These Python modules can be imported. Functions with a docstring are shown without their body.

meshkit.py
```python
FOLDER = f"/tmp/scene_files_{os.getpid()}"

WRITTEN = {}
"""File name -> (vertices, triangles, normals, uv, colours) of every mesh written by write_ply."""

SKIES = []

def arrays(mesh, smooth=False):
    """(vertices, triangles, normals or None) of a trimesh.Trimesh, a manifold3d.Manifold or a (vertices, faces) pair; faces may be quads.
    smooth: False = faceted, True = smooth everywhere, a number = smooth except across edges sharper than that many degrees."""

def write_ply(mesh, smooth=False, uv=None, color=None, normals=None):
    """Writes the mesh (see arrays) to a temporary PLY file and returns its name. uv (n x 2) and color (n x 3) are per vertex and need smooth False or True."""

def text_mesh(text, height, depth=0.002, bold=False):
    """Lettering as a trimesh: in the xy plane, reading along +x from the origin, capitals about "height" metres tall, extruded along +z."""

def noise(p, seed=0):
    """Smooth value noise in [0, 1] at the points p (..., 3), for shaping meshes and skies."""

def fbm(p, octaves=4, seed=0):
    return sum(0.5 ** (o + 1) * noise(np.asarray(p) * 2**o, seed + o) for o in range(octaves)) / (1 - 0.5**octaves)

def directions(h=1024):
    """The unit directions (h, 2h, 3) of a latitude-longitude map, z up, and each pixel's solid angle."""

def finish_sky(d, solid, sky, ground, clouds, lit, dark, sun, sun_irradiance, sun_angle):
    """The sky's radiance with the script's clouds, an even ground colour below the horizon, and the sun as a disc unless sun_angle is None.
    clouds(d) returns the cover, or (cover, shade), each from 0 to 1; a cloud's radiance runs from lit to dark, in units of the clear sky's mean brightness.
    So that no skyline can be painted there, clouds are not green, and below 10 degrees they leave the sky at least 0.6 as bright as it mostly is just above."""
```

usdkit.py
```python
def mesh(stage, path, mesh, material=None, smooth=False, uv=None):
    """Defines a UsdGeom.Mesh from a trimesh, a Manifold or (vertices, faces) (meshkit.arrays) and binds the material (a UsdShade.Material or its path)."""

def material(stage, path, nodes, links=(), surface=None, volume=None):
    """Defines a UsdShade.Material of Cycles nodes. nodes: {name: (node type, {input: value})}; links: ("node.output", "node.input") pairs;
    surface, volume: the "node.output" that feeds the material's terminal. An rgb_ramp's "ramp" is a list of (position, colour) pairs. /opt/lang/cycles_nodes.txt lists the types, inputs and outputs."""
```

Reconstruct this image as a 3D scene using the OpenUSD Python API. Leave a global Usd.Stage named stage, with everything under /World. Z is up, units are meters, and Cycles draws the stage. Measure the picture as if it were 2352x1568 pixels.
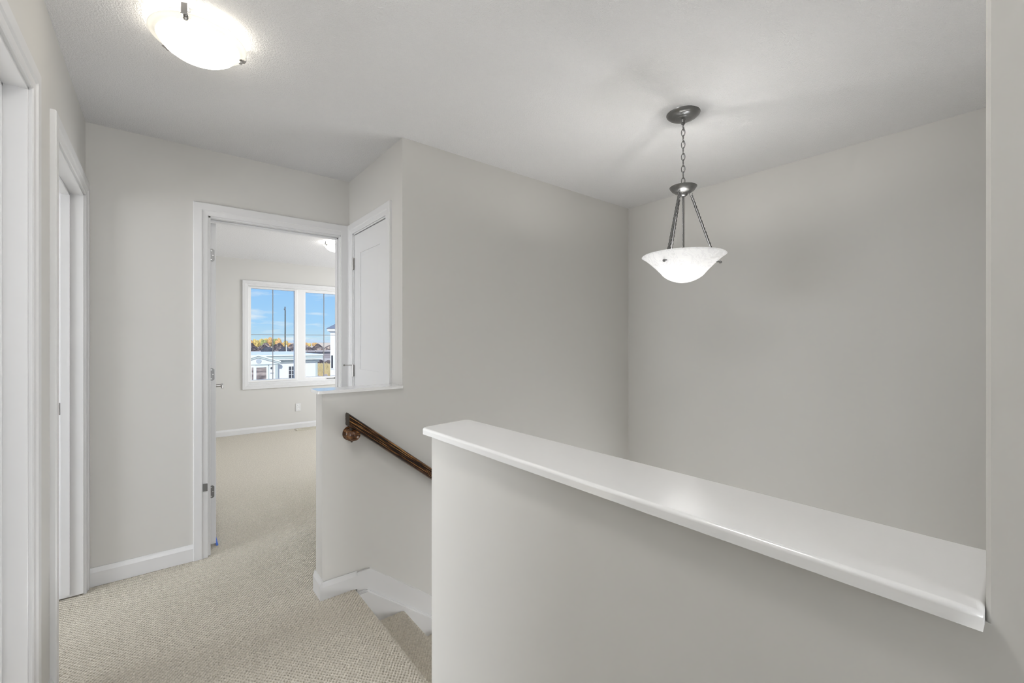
import math, random
import numpy as np, trimesh, manifold3d as m3, usdkit, meshkit
from scipy.interpolate import PchipInterpolator
from shapely.geometry import Polygon, box as shbox
from pxr import Usd, UsdGeom, UsdLux, UsdShade, Gf, Sdf

rng = np.random.default_rng(7)
random.seed(7)
stage = Usd.Stage.CreateInMemory()
UsdGeom.SetStageUpAxis(stage, 'Z'); UsdGeom.SetStageMetersPerUnit(stage, 1.0)
UsdGeom.Xform.Define(stage, '/World'); UsdGeom.Scope.Define(stage, '/World/Looks')
L = '/World/Looks/'
def mat(name, nodes, links=(), surface='p.BSDF'):
    return usdkit.material(stage, L + name, nodes, links, surface=surface)

# ------------------------------------------------------------------ camera, sky, sun, exposure
EXPOSURE = 0.0
FPX, YAW, EYE = 997.65, 0.68048, 1.2907          # focal length in pixels of a 2352 wide frame
cam = UsdGeom.Camera.Define(stage, '/World/camera')
cam.CreateHorizontalApertureAttr(36.0); cam.CreateFocalLengthAttr(36.0 * FPX / 2352)
cam.CreateVerticalApertureAttr(24.0); cam.CreateClippingRangeAttr(Gf.Vec2f(0.02, 5000)); cam.CreateExposureAttr(EXPOSURE)
sy, cy = math.sin(YAW), math.cos(YAW)
cam.AddTransformOp().Set(Gf.Matrix4d(cy, -sy, 0, 0, 0, 0, 1, 0, -sy, -cy, 0, 0, 0, 0, EYE, 1))

sky = mat('sky', {
    'c': ('texture_coordinate', {}), 's': ('separate_xyz', {}),
    'r': ('rgb_ramp', {'ramp': [(0.0, (.56, .78, .92)), (.04, (.38, .68, 1.0)), (.14, (.29, .58, 1.0)), (.4, (.14, .34, .82)), (1.0, (.07, .2, .6))]}),
    'mp': ('mapping', {'scale': (7.0, 7.0, 42.0), 'location': (3.3, 1.2, .35)}),
    'n': ('noise_texture', {'scale': 1.0, 'detail': 7.0, 'roughness': .55}),
    'k': ('rgb_ramp', {'ramp': [(0.0, (0, 0, 0)), (.55, (0, 0, 0)), (.72, (.85, .85, .85)), (1.0, (1, 1, 1))]}),
    'm': ('mix_color', {'b': (.95, .97, 1.0)}),
    'b': ('background_shader', {'strength': 1.0})},
    [('c.generated', 's.vector'), ('s.z', 'r.fac'), ('c.generated', 'mp.vector'), ('mp.vector', 'n.vector'), ('n.fac', 'k.fac'),
     ('k.color', 'm.fac'), ('r.color', 'm.a'), ('m.result', 'b.color')], surface='b.background')
dome = UsdLux.DomeLight.Define(stage, '/World/sky_light'); dome.CreateIntensityAttr(3.0)
UsdShade.MaterialBindingAPI.Apply(dome.GetPrim()).Bind(sky)
sun = UsdLux.DistantLight.Define(stage, '/World/sun_light'); sun.CreateAngleAttr(0.6); sun.CreateIntensityAttr(11000)
sun.CreateColorAttr(Gf.Vec3f(1.0, .96, .9)); sun.AddRotateXYZOp().Set(Gf.Vec3f(52, 0, -22))

def unseen_light(name, at, rot, w, h, i):
    """Area light out of view, placed to brighten the rooms; stands in an unseen window opening."""
    x = UsdLux.RectLight.Define(stage, '/World/' + name); x.CreateWidthAttr(w); x.CreateHeightAttr(h); x.CreateIntensityAttr(i); x.CreateNormalizeAttr(False)
    x.CreateColorAttr(Gf.Vec3f(.97, .985, 1.0)); x.AddTranslateOp().Set(Gf.Vec3d(*at)); x.AddRotateXYZOp().Set(Gf.Vec3f(*rot))
unseen_light('unseen_study_light', (-3.45, 2.0, 1.35), (0, -90, 0), 1.7, 2.2, 9.2)  # out of view, placed to light the hall through the left doorways
unseen_light('unseen_hall_light', (.15, -3.24, 1.5), (90, 0, 0), .7, 1.4, 17.0)  # unseen behind the camera, placed to light the hall walls
unseen_light('added_bedroom_light', (4.26, 5.3, 1.35), (0, 90, 0), 1.5, 1.6, 13.0)  # added fill, out of view, brightens the bedroom
unseen_light('added_landing_light', (3.19, 1.2, -.85), (0, 90, 0), .7, 1.2, 16.0)  # added fill below view, lifts the stairwell walls and ceiling

# ------------------------------------------------------------------ helpers
ORIGIN, TAKEN = {}, set()
def numbered(parent, name):
    p, k = f'{parent}/{name}', 0
    while p in TAKEN:
        k += 1; p = f'{parent}/{name}_{k:03d}'
    TAKEN.add(p); return p
def tag(prim, label=None, cat=None, group=None, kind=None):
    for k, v in (('label', label), ('category', cat), ('group', group), ('kind', kind)):
        if v: prim.SetCustomDataByKey(k, v)
    return prim
def thing(name, loc, label, cat, group=None, kind=None, rotz=0):
    p = numbered('/World', name); x = UsdGeom.Xform.Define(stage, p); x.AddTranslateOp().Set(Gf.Vec3d(*loc))
    if rotz: x.AddRotateZOp().Set(rotz)
    ORIGIN[p] = np.array(loc, float)
    return tag(x.GetPrim(), label, cat, group, kind)
def holder(name, parent, label=None):
    pp = str(parent.GetPath()); p = numbered(pp, name); x = UsdGeom.Xform.Define(stage, p); ORIGIN[p] = ORIGIN[pp]
    return tag(x.GetPrim(), label)
def arr(mesh):
    if hasattr(mesh, 'to_mesh'):
        m = mesh.to_mesh(); return np.array(m.vert_properties[:, :3], float), np.array(m.tri_verts)
    if isinstance(mesh, tuple): return np.asarray(mesh[0], float), np.asarray(mesh[1])
    return np.array(mesh.vertices, float), np.array(mesh.faces)
def obj(name, mesh, m, parent=None, smooth=False, label=None, cat=None, group=None, kind=None):
    pp = str(parent.GetPath()) if parent else '/World'; p = numbered(pp, name)
    v, f = arr(mesh); o = ORIGIN.get(pp, np.zeros(3)); ORIGIN[p] = o
    g = usdkit.mesh(stage, p, (v - o, f), m, smooth=smooth)
    return tag(g.GetPrim(), label, cat, group, kind)
def struct(name, mesh, m, label, cat, smooth=False):
    return obj(name, mesh, m, None, smooth, label, cat, None, 'structure')
def cat_(*ms):
    vs, fs, n = [], [], 0
    for m in ms:
        v, f = arr(m)
        if f.shape[1] == 4: f = np.vstack([f[:, [0, 1, 2]], f[:, [0, 2, 3]]])
        vs.append(v); fs.append(f + n); n += len(v)
    return np.vstack(vs), np.vstack(fs)
def move(mesh, t):
    v, f = arr(mesh); return v + np.array(t), f
def turn(mesh, axis, deg, about=(0, 0, 0)):
    v, f = arr(mesh); M = trimesh.transformations.rotation_matrix(math.radians(deg), axis)[:3, :3]
    return (v - about) @ M.T + about, f
def box(x0, x1, y0, y1, z0, z1, b=0.0):
    lo, hi = np.array([x0, y0, z0], float), np.array([x1, y1, z1], float)
    if not b:
        m = trimesh.creation.box(hi - lo); m.apply_translation((lo + hi) / 2); return m
    b = min(b, .45 * (hi - lo).min()); pts = []
    for c in np.ndindex(2, 2, 2):
        for k in range(3):
            q = np.where(np.array(c), hi - b, lo + b); q[k] = hi[k] if c[k] else lo[k]; pts.append(q)
    return trimesh.convex.convex_hull(np.array(pts))
def man(b):
    v, f = arr(b); return m3.Manifold(m3.Mesh(np.asarray(v, np.float32), np.asarray(f, np.uint32)))
def cut(b, *holes):
    m = man(b)
    for h in holes: m = m - man(h)
    return m
def tri_(pts):
    return trimesh.creation.triangulate_polygon(Polygon(pts), engine='earcut')[1] % len(pts)
def prism(poly, plane, a, b):
    """Extrudes a 2D polygon. plane: 'xz' along y, 'yz' along x, 'xy' along z."""
    m = trimesh.creation.extrude_polygon(Polygon(poly), b - a, engine='earcut'); v = m.vertices.copy(); f = m.faces
    u, w, t = v[:, 0], v[:, 1], v[:, 2] + a
    if plane == 'xz': return np.stack([u, t, w], 1), f[:, ::-1]
    if plane == 'yz': return np.stack([t, u, w], 1), f
    return np.stack([u, w, t], 1), f
def lathe(prof, n=48, loc=(0, 0, 0), axis='z'):
    """Revolves (radius, height) points; the ends close when the radius is 0."""
    pr = np.array(prof, float); a = np.arange(n) * 2 * np.pi / n; k = len(pr)
    v = np.stack([np.outer(np.cos(a), pr[:, 0]), np.outer(np.sin(a), pr[:, 0]), np.tile(pr[:, 1], (n, 1))], -1).reshape(-1, 3)
    f = []
    for i in range(n):
        j = (i + 1) % n
        for q in range(k - 1):
            A, B, C, D = i * k + q, j * k + q, j * k + q + 1, i * k + q + 1
            if pr[q, 0] > 1e-9: f.append((A, B, C))
            if pr[q + 1, 0] > 1e-9: f.append((A, C, D))
    if axis == '-y': v = np.stack([v[:, 0], -v[:, 2], v[:, 1]], 1)
    if axis == 'x': v = np.stack([v[:, 2], v[:, 0], v[:, 1]], 1)
    return v + np.array(loc), np.array(f)
def rod(a, b, r, n=12, r2=None):
    a, b = np.array(a, float), np.array(b, float); d = b - a; l = np.linalg.norm(d); r2 = r if r2 is None else r2
    v, f = lathe([(0, 0), (r, 0), (r2, l), (0, l)], n)
    M = trimesh.geometry.align_vectors([0, 0, 1], d / l)[:3, :3]
    return v @ M.T + a, f
def ring(maj_a, maj_b, r, n=24, k=8):
    """A stadium-like chain link or ring lying in xz."""
    t = np.arange(n) * 2 * np.pi / n; c = np.stack([maj_a * np.cos(t), 0 * t, maj_b * np.sin(t)], 1)
    tan = np.stack([-maj_a * np.sin(t), 0 * t, maj_b * np.cos(t)], 1); tan /= np.linalg.norm(tan, axis=1)[:, None]
    nrm = np.cross(tan, [0, 1, 0]); s = np.arange(k) * 2 * np.pi / k
    v = c[:, None] + r * (np.cos(s)[None, :, None] * nrm[:, None] + np.sin(s)[None, :, None] * np.array([0, 1, 0]))
    i, j = np.meshgrid(np.arange(n), np.arange(k), indexing='ij'); i2, j2 = (i + 1) % n, (j + 1) % k
    q = np.stack([i * k + j, i2 * k + j, i2 * k + j2, i * k + j2], -1).reshape(-1, 4)
    return v.reshape(-1, 3), np.vstack([q[:, [0, 1, 2]], q[:, [0, 2, 3]]])

# ------------------------------------------------------------------ materials
def paint(name, col, rough=.6, bump=.0, scale=120.0, spec=.3, det=3.0, dist=.002, coat=0.0):
    nodes = {'p': ('principled_bsdf', {'base_color': col, 'roughness': rough, 'specular_ior_level': spec, 'coat_weight': coat, 'coat_roughness': .13})}
    links = []
    if bump:
        nodes |= {'g': ('geometry', {}), 'n': ('noise_texture', {'scale': scale, 'detail': det, 'roughness': .6}), 'b': ('bump', {'strength': bump, 'distance': dist})}
        links = [('g.position', 'n.vector'), ('n.fac', 'b.height'), ('b.normal', 'p.normal')]
    return mat(name, nodes, links)
WALL = paint('wall_paint', (.66, .65, .625), .55, 0, spec=.25)
TRIM = paint('trim_paint', (.74, .74, .745), .32, 0, spec=.45)
CAPM = paint('ledge_paint', (.87, .87, .87), .17, .04, 330, .9, dist=.0012, coat=.5)
FRAME = paint('window_vinyl', (.86, .86, .86), .35, 0, spec=.45)
NICKEL = mat('lamp_nickel', {'p': ('principled_bsdf', {'base_color': (.27, .27, .27), 'metallic': 1.0, 'roughness': .24})})
METAL = mat('brushed_nickel', {'p': ('principled_bsdf', {'base_color': (.48, .47, .46), 'metallic': 1.0, 'roughness': .26})})
DARKMETAL = mat('hinge_metal', {'p': ('principled_bsdf', {'base_color': (.22, .22, .22), 'metallic': .9, 'roughness': .4})})
SCREW = mat('screw_metal', {'p': ('principled_bsdf', {'base_color': (.8, .8, .8), 'metallic': 1.0, 'roughness': .3})})
CEIL = mat('stippled_ceiling', {
    'g': ('geometry', {}), 'n': ('noise_texture', {'scale': 165.0, 'detail': 1.5, 'roughness': .6}), 'b': ('bump', {'strength': .42, 'distance': .009}),
    'p': ('principled_bsdf', {'base_color': (.775, .775, .785), 'roughness': .8, 'specular_ior_level': .1})},
    [('g.position', 'n.vector'), ('n.fac', 'b.height'), ('b.normal', 'p.normal')])
CARPET = mat('loop_carpet', {
    'g': ('geometry', {}), 'n': ('noise_texture', {'scale': 90.0, 'detail': 2.0}), 'n2': ('noise_texture', {'scale': 1400.0, 'detail': 2.0}),
    'r': ('rgb_ramp', {'ramp': [(.3, (.555, .515, .44)), (.7, (.69, .645, .56))]}), 'b': ('bump', {'strength': .35, 'distance': .001}),
    'p': ('principled_bsdf', {'roughness': .95, 'specular_ior_level': .05})},
    [('g.position', 'n.vector'), ('g.position', 'n2.vector'), ('n.fac', 'r.fac'), ('r.color', 'p.base_color'), ('n2.fac', 'b.height'), ('b.normal', 'p.normal')])
SLOPE = math.degrees(math.atan2(.205, .265))
WOOD = mat('dark_stained_oak', {
    'g': ('geometry', {}), 'ro': ('vector_rotate', {'rotate_type': 'y_axis', 'angle': -math.radians(SLOPE)}), 'mp': ('mapping', {'scale': (5.0, 260.0, 260.0)}),
    'n': ('noise_texture', {'scale': 1.0, 'detail': 5.0, 'roughness': .65, 'distortion': .4}),
    'r': ('rgb_ramp', {'ramp': [(.42, (.004, .0015, .0006)), (.51, (.018, .005, .001)), (.57, (.14, .05, .010)), (.63, (.68, .36, .11))]}),
    'p': ('principled_bsdf', {'roughness': .3, 'specular_ior_level': .3, 'coat_weight': .12, 'coat_roughness': .12})},
    [('g.position', 'ro.vector'), ('ro.vector', 'mp.vector'), ('mp.vector', 'n.vector'), ('n.fac', 'r.fac'), ('r.color', 'p.base_color')])
WOODEND = mat('dark_end_grain', {'g': ('geometry', {}), 'n': ('noise_texture', {'scale': 300.0, 'detail': 4.0}), 'r': ('rgb_ramp', {'ramp': [(.35, (.012, .007, .004)), (.7, (.05, .035, .022))]}),
    'p': ('principled_bsdf', {'roughness': .6})}, [('g.position', 'n.vector'), ('n.fac', 'r.fac'), ('r.color', 'p.base_color')])
WOODTURN = mat('turned_stained_oak', {'g': ('geometry', {}), 'mp': ('mapping', {'scale': (40.0, 14.0, 160.0)}), 'n': ('noise_texture', {'scale': 1.0, 'detail': 5.0, 'distortion': .5}),
    'r': ('rgb_ramp', {'ramp': [(.35, (.035, .012, .003)), (.55, (.12, .043, .010)), (.72, (.34, .15, .04))]}),
    'p': ('principled_bsdf', {'roughness': .25, 'specular_ior_level': .4, 'coat_weight': .2, 'coat_roughness': .08})},
    [('g.position', 'mp.vector'), ('mp.vector', 'n.vector'), ('n.fac', 'r.fac'), ('r.color', 'p.base_color')])
def lampglass(name, col, strength, veins):
    """Frosted alabaster lamp glass, lit from inside: it gives off light and is a little veined."""
    if not veins: return mat(name, {'p': ('principled_bsdf', {'base_color': (.8, .8, .79), 'roughness': .25, 'emission_strength': strength, 'emission_color': col})})
    return mat(name, {'g': ('geometry', {}), 'n': ('noise_texture', {'scale': 9.0, 'detail': 2.0, 'distortion': 2.2}),
        'r': ('rgb_ramp', {'ramp': [(.30, (1 - veins,) * 3), (.46, (1, 1, 1)), (.54, (1 - .7 * veins,) * 3), (.62, (1, 1, 1)), (1.0, (1, 1, 1))]}),
        'm': ('mix_color', {'blend_type': 'multiply', 'fac': 1.0, 'b': col}), 'p': ('principled_bsdf', {'base_color': (.8, .8, .79), 'roughness': .25, 'emission_strength': strength})},
        [('g.position', 'n.vector'), ('n.fac', 'r.fac'), ('r.color', 'm.a'), ('m.result', 'p.emission_color')])
FLUSHGLASS = lampglass('flush_lamp_glass', (1.0, .92, .79), 7.0, .5)
FLUSHRIM = lampglass('flush_lamp_rim', (1.0, .92, .74), .6, .25)
FLUSHGLASS_COOL = lampglass('bedroom_lamp_glass', (1.0, .98, .95), 11.0, 0)
FLUSHGLASS_ADDED = lampglass('added_lamp_glass', (1.0, .98, .95), 45.0, 0)  # bright glass of the added fill lamp near the camera
PENDANTGLASS = mat('pendant_lamp_glass', {'g': ('geometry', {}), 'n': ('noise_texture', {'scale': 8.0, 'detail': 6.0, 'distortion': 2.6}),
    'r': ('rgb_ramp', {'ramp': [(.34, (.72, .72, .72)), (.45, (.87, .87, .87)), (.50, (.74, .74, .75)), (.55, (.88, .88, .88)), (1.0, (.9, .9, .9))]}),
    'p': ('principled_bsdf', {'roughness': .2, 'emission_strength': .36, 'emission_color': (1, 1, 1)}), 't': ('translucent_bsdf', {}), 'm': ('mix_closure', {'fac': .5})},
    [('g.position', 'n.vector'), ('n.fac', 'r.fac'), ('r.color', 'p.base_color'), ('r.color', 't.color'), ('p.BSDF', 'm.closure1'), ('t.BSDF', 'm.closure2')], surface='m.closure')
GLASS = mat('window_glass', {'t': ('transparent_bsdf', {'color': (.97, .985, .98)}), 'g': ('glossy_bsdf', {'roughness': .0, 'color': (1, 1, 1)}), 'f': ('fresnel', {'IOR': 1.45}), 'm': ('mix_closure', {})},
    [('f.fac', 'm.fac'), ('t.BSDF', 'm.closure1'), ('g.BSDF', 'm.closure2')], surface='m.closure')

# ------------------------------------------------------------------ the plan (metres; camera stands at the origin)
H = 2.44
XL, YD, XJ, YS, XR, YW = -.305, 3.1736, 1.0596, 2.2905, 3.1525, 7.0478
XH, XH2, YHE, YN = .600, .725, 1.106, .037        # half wall faces, its far end, near full-height wall end
RISE, RUN, NOSE = .205, .265, .800
LOW = -2.95
YB = -3.2                                         # end of the hall behind the camera
LEFTDOORS = [(1.12, 1.895), (2.31, 3.096)]        # clear openings in the left wall
DH = 2.035                                        # door opening height
WT = .1155

# ---- shell
struct('wall_left', cut(box(XL - WT, XL, YB, YD + WT, -.3, H + .1), *[box(XL - 1, XL + 1, a - .02, b + .02, -.02, DH + .02) for a, b in LEFTDOORS]), WALL,
       'warm grey painted wall with two doorways along the left of the hall', 'wall')
struct('wall_back', cut(box(XL - 1.2, 4.4, YD, YD + WT, -.3, H + .1), box(.235 - .018, .9945 + .018, YD - 1, YD + 1, -.02, DH + .02)), WALL,
       'warm grey painted wall around the open bedroom doorway', 'wall')
struct('wall_closet', cut(box(XJ, XJ + WT, YS + WT, YD + .01, LOW - .1, H + .1), box(XJ - 1, XJ + 1, 2.508 - .012, 3.081 + .012, -.02, DH + .02)), WALL,
       'short warm grey wall holding the white closet door', 'wall')
struct('wall_stair', box(XJ, XR + WT, YS, YS + WT, LOW - .1, H + .1), WALL, 'tall warm grey stairwell wall facing the camera, left of the corner', 'wall')
struct('wall_right', cut(box(XR, XR + WT, -1.2, YS + WT, LOW - .1, H + .1), box(XR - 1, XR + 1, .6, 1.8, -1.2, -.5)), WALL, 'tall warm grey stairwell wall behind the pendant lamp', 'wall')
struct('wall_near', prism([(XH, YB), (XH2, YB), (XH2, YN), (XH + .0035, YN), (XH, YN - .0035)], 'xy', -.3, H + .1), WALL, 'full height grey wall at the right edge, where the ledge ends', 'wall')
struct('wall_stairwell_near', box(XH2 - .01, XR + WT, YN - .13, YN - .01, LOW - .1, H + .1), WALL, 'stairwell wall on the camera side, out of view', 'wall')
struct('wall_hall_end', cut(box(XL - WT, XH2, YB - .1, YB, -.3, H + .1), box(-.2, .5, YB - 1, YB + 1, .8, 2.2)), WALL, 'end wall of the hall behind the camera', 'wall')
struct('ceiling', box(XL - WT, XR + WT, YB - .1, YD + .02, H, H + .15), CEIL, 'stippled white ceiling above the hall and the stairwell', 'ceiling')
struct('ceiling', box(-.2, 4.4, YD + .02, YW + .15, H, H + .15), CEIL, 'white ceiling seen through the bedroom doorway', 'ceiling')

# ---- carpet: real loops where the photograph shows them
CX, CY = .008, .010
def loops(s, y, depth=.0125):
    u, w = s / CX, y / CY
    u = u + .35 * (meshkit.noise(np.stack([s * 55, y * 55, 0 * s], -1), 3) - .5); w = w + .35 * (meshkit.noise(np.stack([s * 55, y * 55, 0 * s], -1), 4) - .5)
    c = np.cos(np.pi * u) * np.cos(np.pi * w)
    iu, iw = np.floor(u + .5).astype(np.int64), np.floor(w + .5).astype(np.int64)
    hsh = ((iu * 73856093) ^ (iw * 19349663)) & 0xFFFF
    r = .45 + .75 * ((hsh * 40503) % 65536) / 65536.0
    return -depth * r * np.clip(-c - .16, 0, 1) ** 1.05 + .0008 * np.clip(c, 0, 1)
def strip(prof, y0, y1, ds=.002, dy=.0025, s0=0.0, off=.0005, fade=None):
    """Carpet swept over a profile (x, z) and from y0 to y1; the loops stand along the profile's normal."""
    p = np.array(prof, float); d = np.linalg.norm(np.diff(p, axis=0), axis=1); t = np.concatenate([[0], np.cumsum(d)])
    s = np.linspace(0, t[-1], max(2, int(t[-1] / ds) + 1)); x, z = np.interp(s, t, p[:, 0]), np.interp(s, t, p[:, 1])
    tx, tz = np.gradient(x), np.gradient(z); l = np.hypot(tx, tz); nx, nz = -tz / l, tx / l
    y = np.linspace(y0, y1, max(2, int((y1 - y0) / dy) + 1)); S, Y = np.meshgrid(s + s0, y, indexing='ij'); h = loops(S, Y) * (1 if fade is None else np.interp(Y, fade, (1, .06))) - off
    V = np.stack([x[:, None] + nx[:, None] * h, Y, z[:, None] + nz[:, None] * h], -1); n, m = len(s), len(y)
    i, j = np.meshgrid(np.arange(n - 1), np.arange(m - 1), indexing='ij'); q = np.stack([i * m + j, (i + 1) * m + j, (i + 1) * m + j + 1, i * m + j + 1], -1).reshape(-1, 4)
    return V.reshape(-1, 3), np.vstack([q[:, [0, 1, 2]], q[:, [0, 2, 3]]])
def nosing(x, z, tail=.200, r=.026):
    a = np.linspace(np.pi / 2, -.0, 9); arc = [(x - r + r * math.cos(t), z - r + r * math.sin(t)) for t in a]
    return arc + [(x - .006, z - r - .03), (x - .016, z - tail)]
hall = [strip([(XL - .14, 0)] + nosing(NOSE, 0), YHE - .02, YS - .0, s0=XL - .14),
        strip([(XL - .14, 0), (XJ + .03, 0)], YS, YD + WT, s0=XL - .14),
        box(XL - .14, XH + .02, YB, YHE - .02, -.05, -.001)]
struct('floor', cat_(*hall), CARPET, 'beige loop pile carpet on the hall floor', 'floor', smooth=True)
bed = [strip([(.16, 0), (1.35, 0)], YD + WT, 4.75, .0027, .0034, s0=.16, fade=(3.45, 4.7)), box(-.2, .16, YD + WT, 4.75, -.05, -.001), box(1.35, 4.4, YD + WT, 4.75, -.05, -.001), box(-.2, 4.4, 4.75, YW + .1, -.05, -.001)]
struct('floor', cat_(*bed), CARPET, 'beige carpet on the bedroom floor beyond the doorway', 'floor', smooth=True)

# ---- staircase
st = thing('staircase', (NOSE, 1.7, LOW), 'carpeted stairs going down between the two half walls', 'stairs')
for k in range(1, 7):
    x0, z = NOSE + RUN * (k - 1) - .016, -RISE * k
    pr = [(x0, z)] + nosing(NOSE + RUN * k, z)
    fine = k <= 3
    m = strip(pr, YHE - .02, YS - .022, .0024 if fine else .02, .003 if fine else .05, s0=x0)
    obj('step', m, CARPET, st, smooth=True)
zl = -RISE * 7; xl = NOSE + RUN * 6 - .016
obj('landing', box(xl, XR - .002, YN - .005, YS - .024, zl - .25, zl), CARPET, st)
for k in range(1, 7):
    obj('step', box(xl - RUN * k, xl - RUN * (k - 1) + .02, YN, YHE - .03, zl - RISE * k - .25, zl - RISE * k, .02), CARPET, st)
struct('floor', box(XH, XR + WT, YN - .13, YS + WT, LOW - .1, LOW), CARPET, 'carpet of the lower floor at the foot of the stairs', 'floor')

# ---- half walls with their ledges
hw = thing('wall_half', (XH, .57, 0), 'long grey half wall beside the stairs with a wide white ledge', 'half wall', kind='structure')
obj('panel', prism([(XH, YN - .0035), (XH + .0035, YN), (XH2, YN), (XH2, YHE), (XH + .002, YHE), (XH, YHE - .002)], 'xy', LOW, 1.0285), WALL, hw)
def ledge(poly, z0, z1, r=.006, rc=.018, square=None):
    P = Polygon(poly); P = P.buffer(-rc).buffer(rc, quad_segs=8)
    if square: P = P.union(shbox(*square))
    layers = [(z0, 0.0), (z1 - r, 0.0)] + [(z1 - r + r * math.sin(t), r * (1 - math.cos(t))) for t in np.linspace(.3, np.pi / 2, 5)]
    base = np.array(P.exterior.coords)[:-1]
    if Polygon(base).exterior.is_ccw is False: base = base[::-1]
    c = np.roll(base, -1, 0) - np.roll(base, 1, 0); nrm = np.stack([c[:, 1], -c[:, 0]], 1); nrm /= np.linalg.norm(nrm, axis=1)[:, None]
    n = len(base); v = np.vstack([np.column_stack([base - nrm * o, np.full(n, z)]) for z, o in layers]); f = []
    for k in range(len(layers) - 1):
        for i in range(n):
            j = (i + 1) % n; f += [(k * n + i, k * n + j, (k + 1) * n + j), (k * n + i, (k + 1) * n + j, (k + 1) * n + i)]
    t = tri_(base)
    kk = (len(layers) - 1) * n; f += [(kk + a, kk + b, kk + d) for a, b, d in t] + [(d, b, a) for a, b, d in t]
    m = trimesh.Trimesh(v, np.array(f), process=False); m.fix_normals(); return m
obj('ledge', ledge([(.577, YN + .0003), (.757, YN + .0003), (.757, 1.158), (.577, 1.128)], 1.0285, 1.046, .006, .022, (.577, YN + .0003, .757, .3)), CAPM, hw, smooth=35, label='wide glossy white ledge')
sw = thing('wall_half', (.84, YS + .05, 0), 'short grey half wall beyond the stairs, with the handrail on it', 'half wall', kind='structure')
obj('panel', box(.629, XJ, YS, YS + .106, LOW, 1.0295), WALL, sw)
obj('ledge', ledge([(.605, YS - .0255), (XJ, YS - .0255), (XJ, YS + .13), (.605, YS + .13)], 1.0295, 1.045, .004), CAPM, sw, smooth=35, label='narrow white ledge')
BBT = .012
def baseboard(name, a, b, face, axis, label, h=.097, t=BBT, sgn=-1):
    """A board along an axis with a bevelled top edge. face: coordinate of the wall face; sgn: the side it stands out to."""
    pr = [(face, 0), (face + sgn * t, 0), (face + sgn * t, h - .024), (face + sgn * (t * .55), h - .008), (face + sgn * (t * .4), h), (face, h)]
    if sgn < 0: pr = pr[::-1]
    m = prism(pr, 'yz' if axis == 'x' else 'xz', a, b)
    struct(name, m, TRIM, label, 'baseboard'); return m
baseboard('baseboard_back', XL, .150, YD, 'x', 'white baseboard under the grey wall left of the bedroom doorway')
baseboard('baseboard_left', 1.978, 2.228, XL, 'y', 'white baseboard between the two left doorways', sgn=1)
baseboard('baseboard_bedroom', -.1, 4.2, YW, 'x', 'white baseboard below the bedroom window', h=.085)
bh = thing('baseboard_half', (.72, YS, 0), 'white baseboard around the foot of the short half wall', 'baseboard', kind='structure')
def bbprof(face, h, t, sgn):
    pr = [(face, -.004), (face + sgn * t, -.004), (face + sgn * t, h - .024), (face + sgn * t * .55, h - .008), (face + sgn * t * .4, h), (face, h)]
    return pr[::-1] if sgn < 0 else pr
obj('board', prism(bbprof(YS, .086, .013, -1), 'yz', .629, .802), TRIM, bh)
obj('board', prism(bbprof(.629, .098, .012, -1), 'xz', YS - .013, YS + .118), TRIM, bh)
baseboard('baseboard_hall', YB, YHE + .0, XH, 'y', 'white baseboard at the foot of the long half wall, below the frame')
tr = thing('trim_1', (1.2, YS, -.3), 'white stepped skirting running down the stairs under the handrail', 'skirting', kind='structure')
S = RISE / RUN; XE = 2.50
def down(x, z0, x0): return z0 - S * (x - x0)
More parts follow.
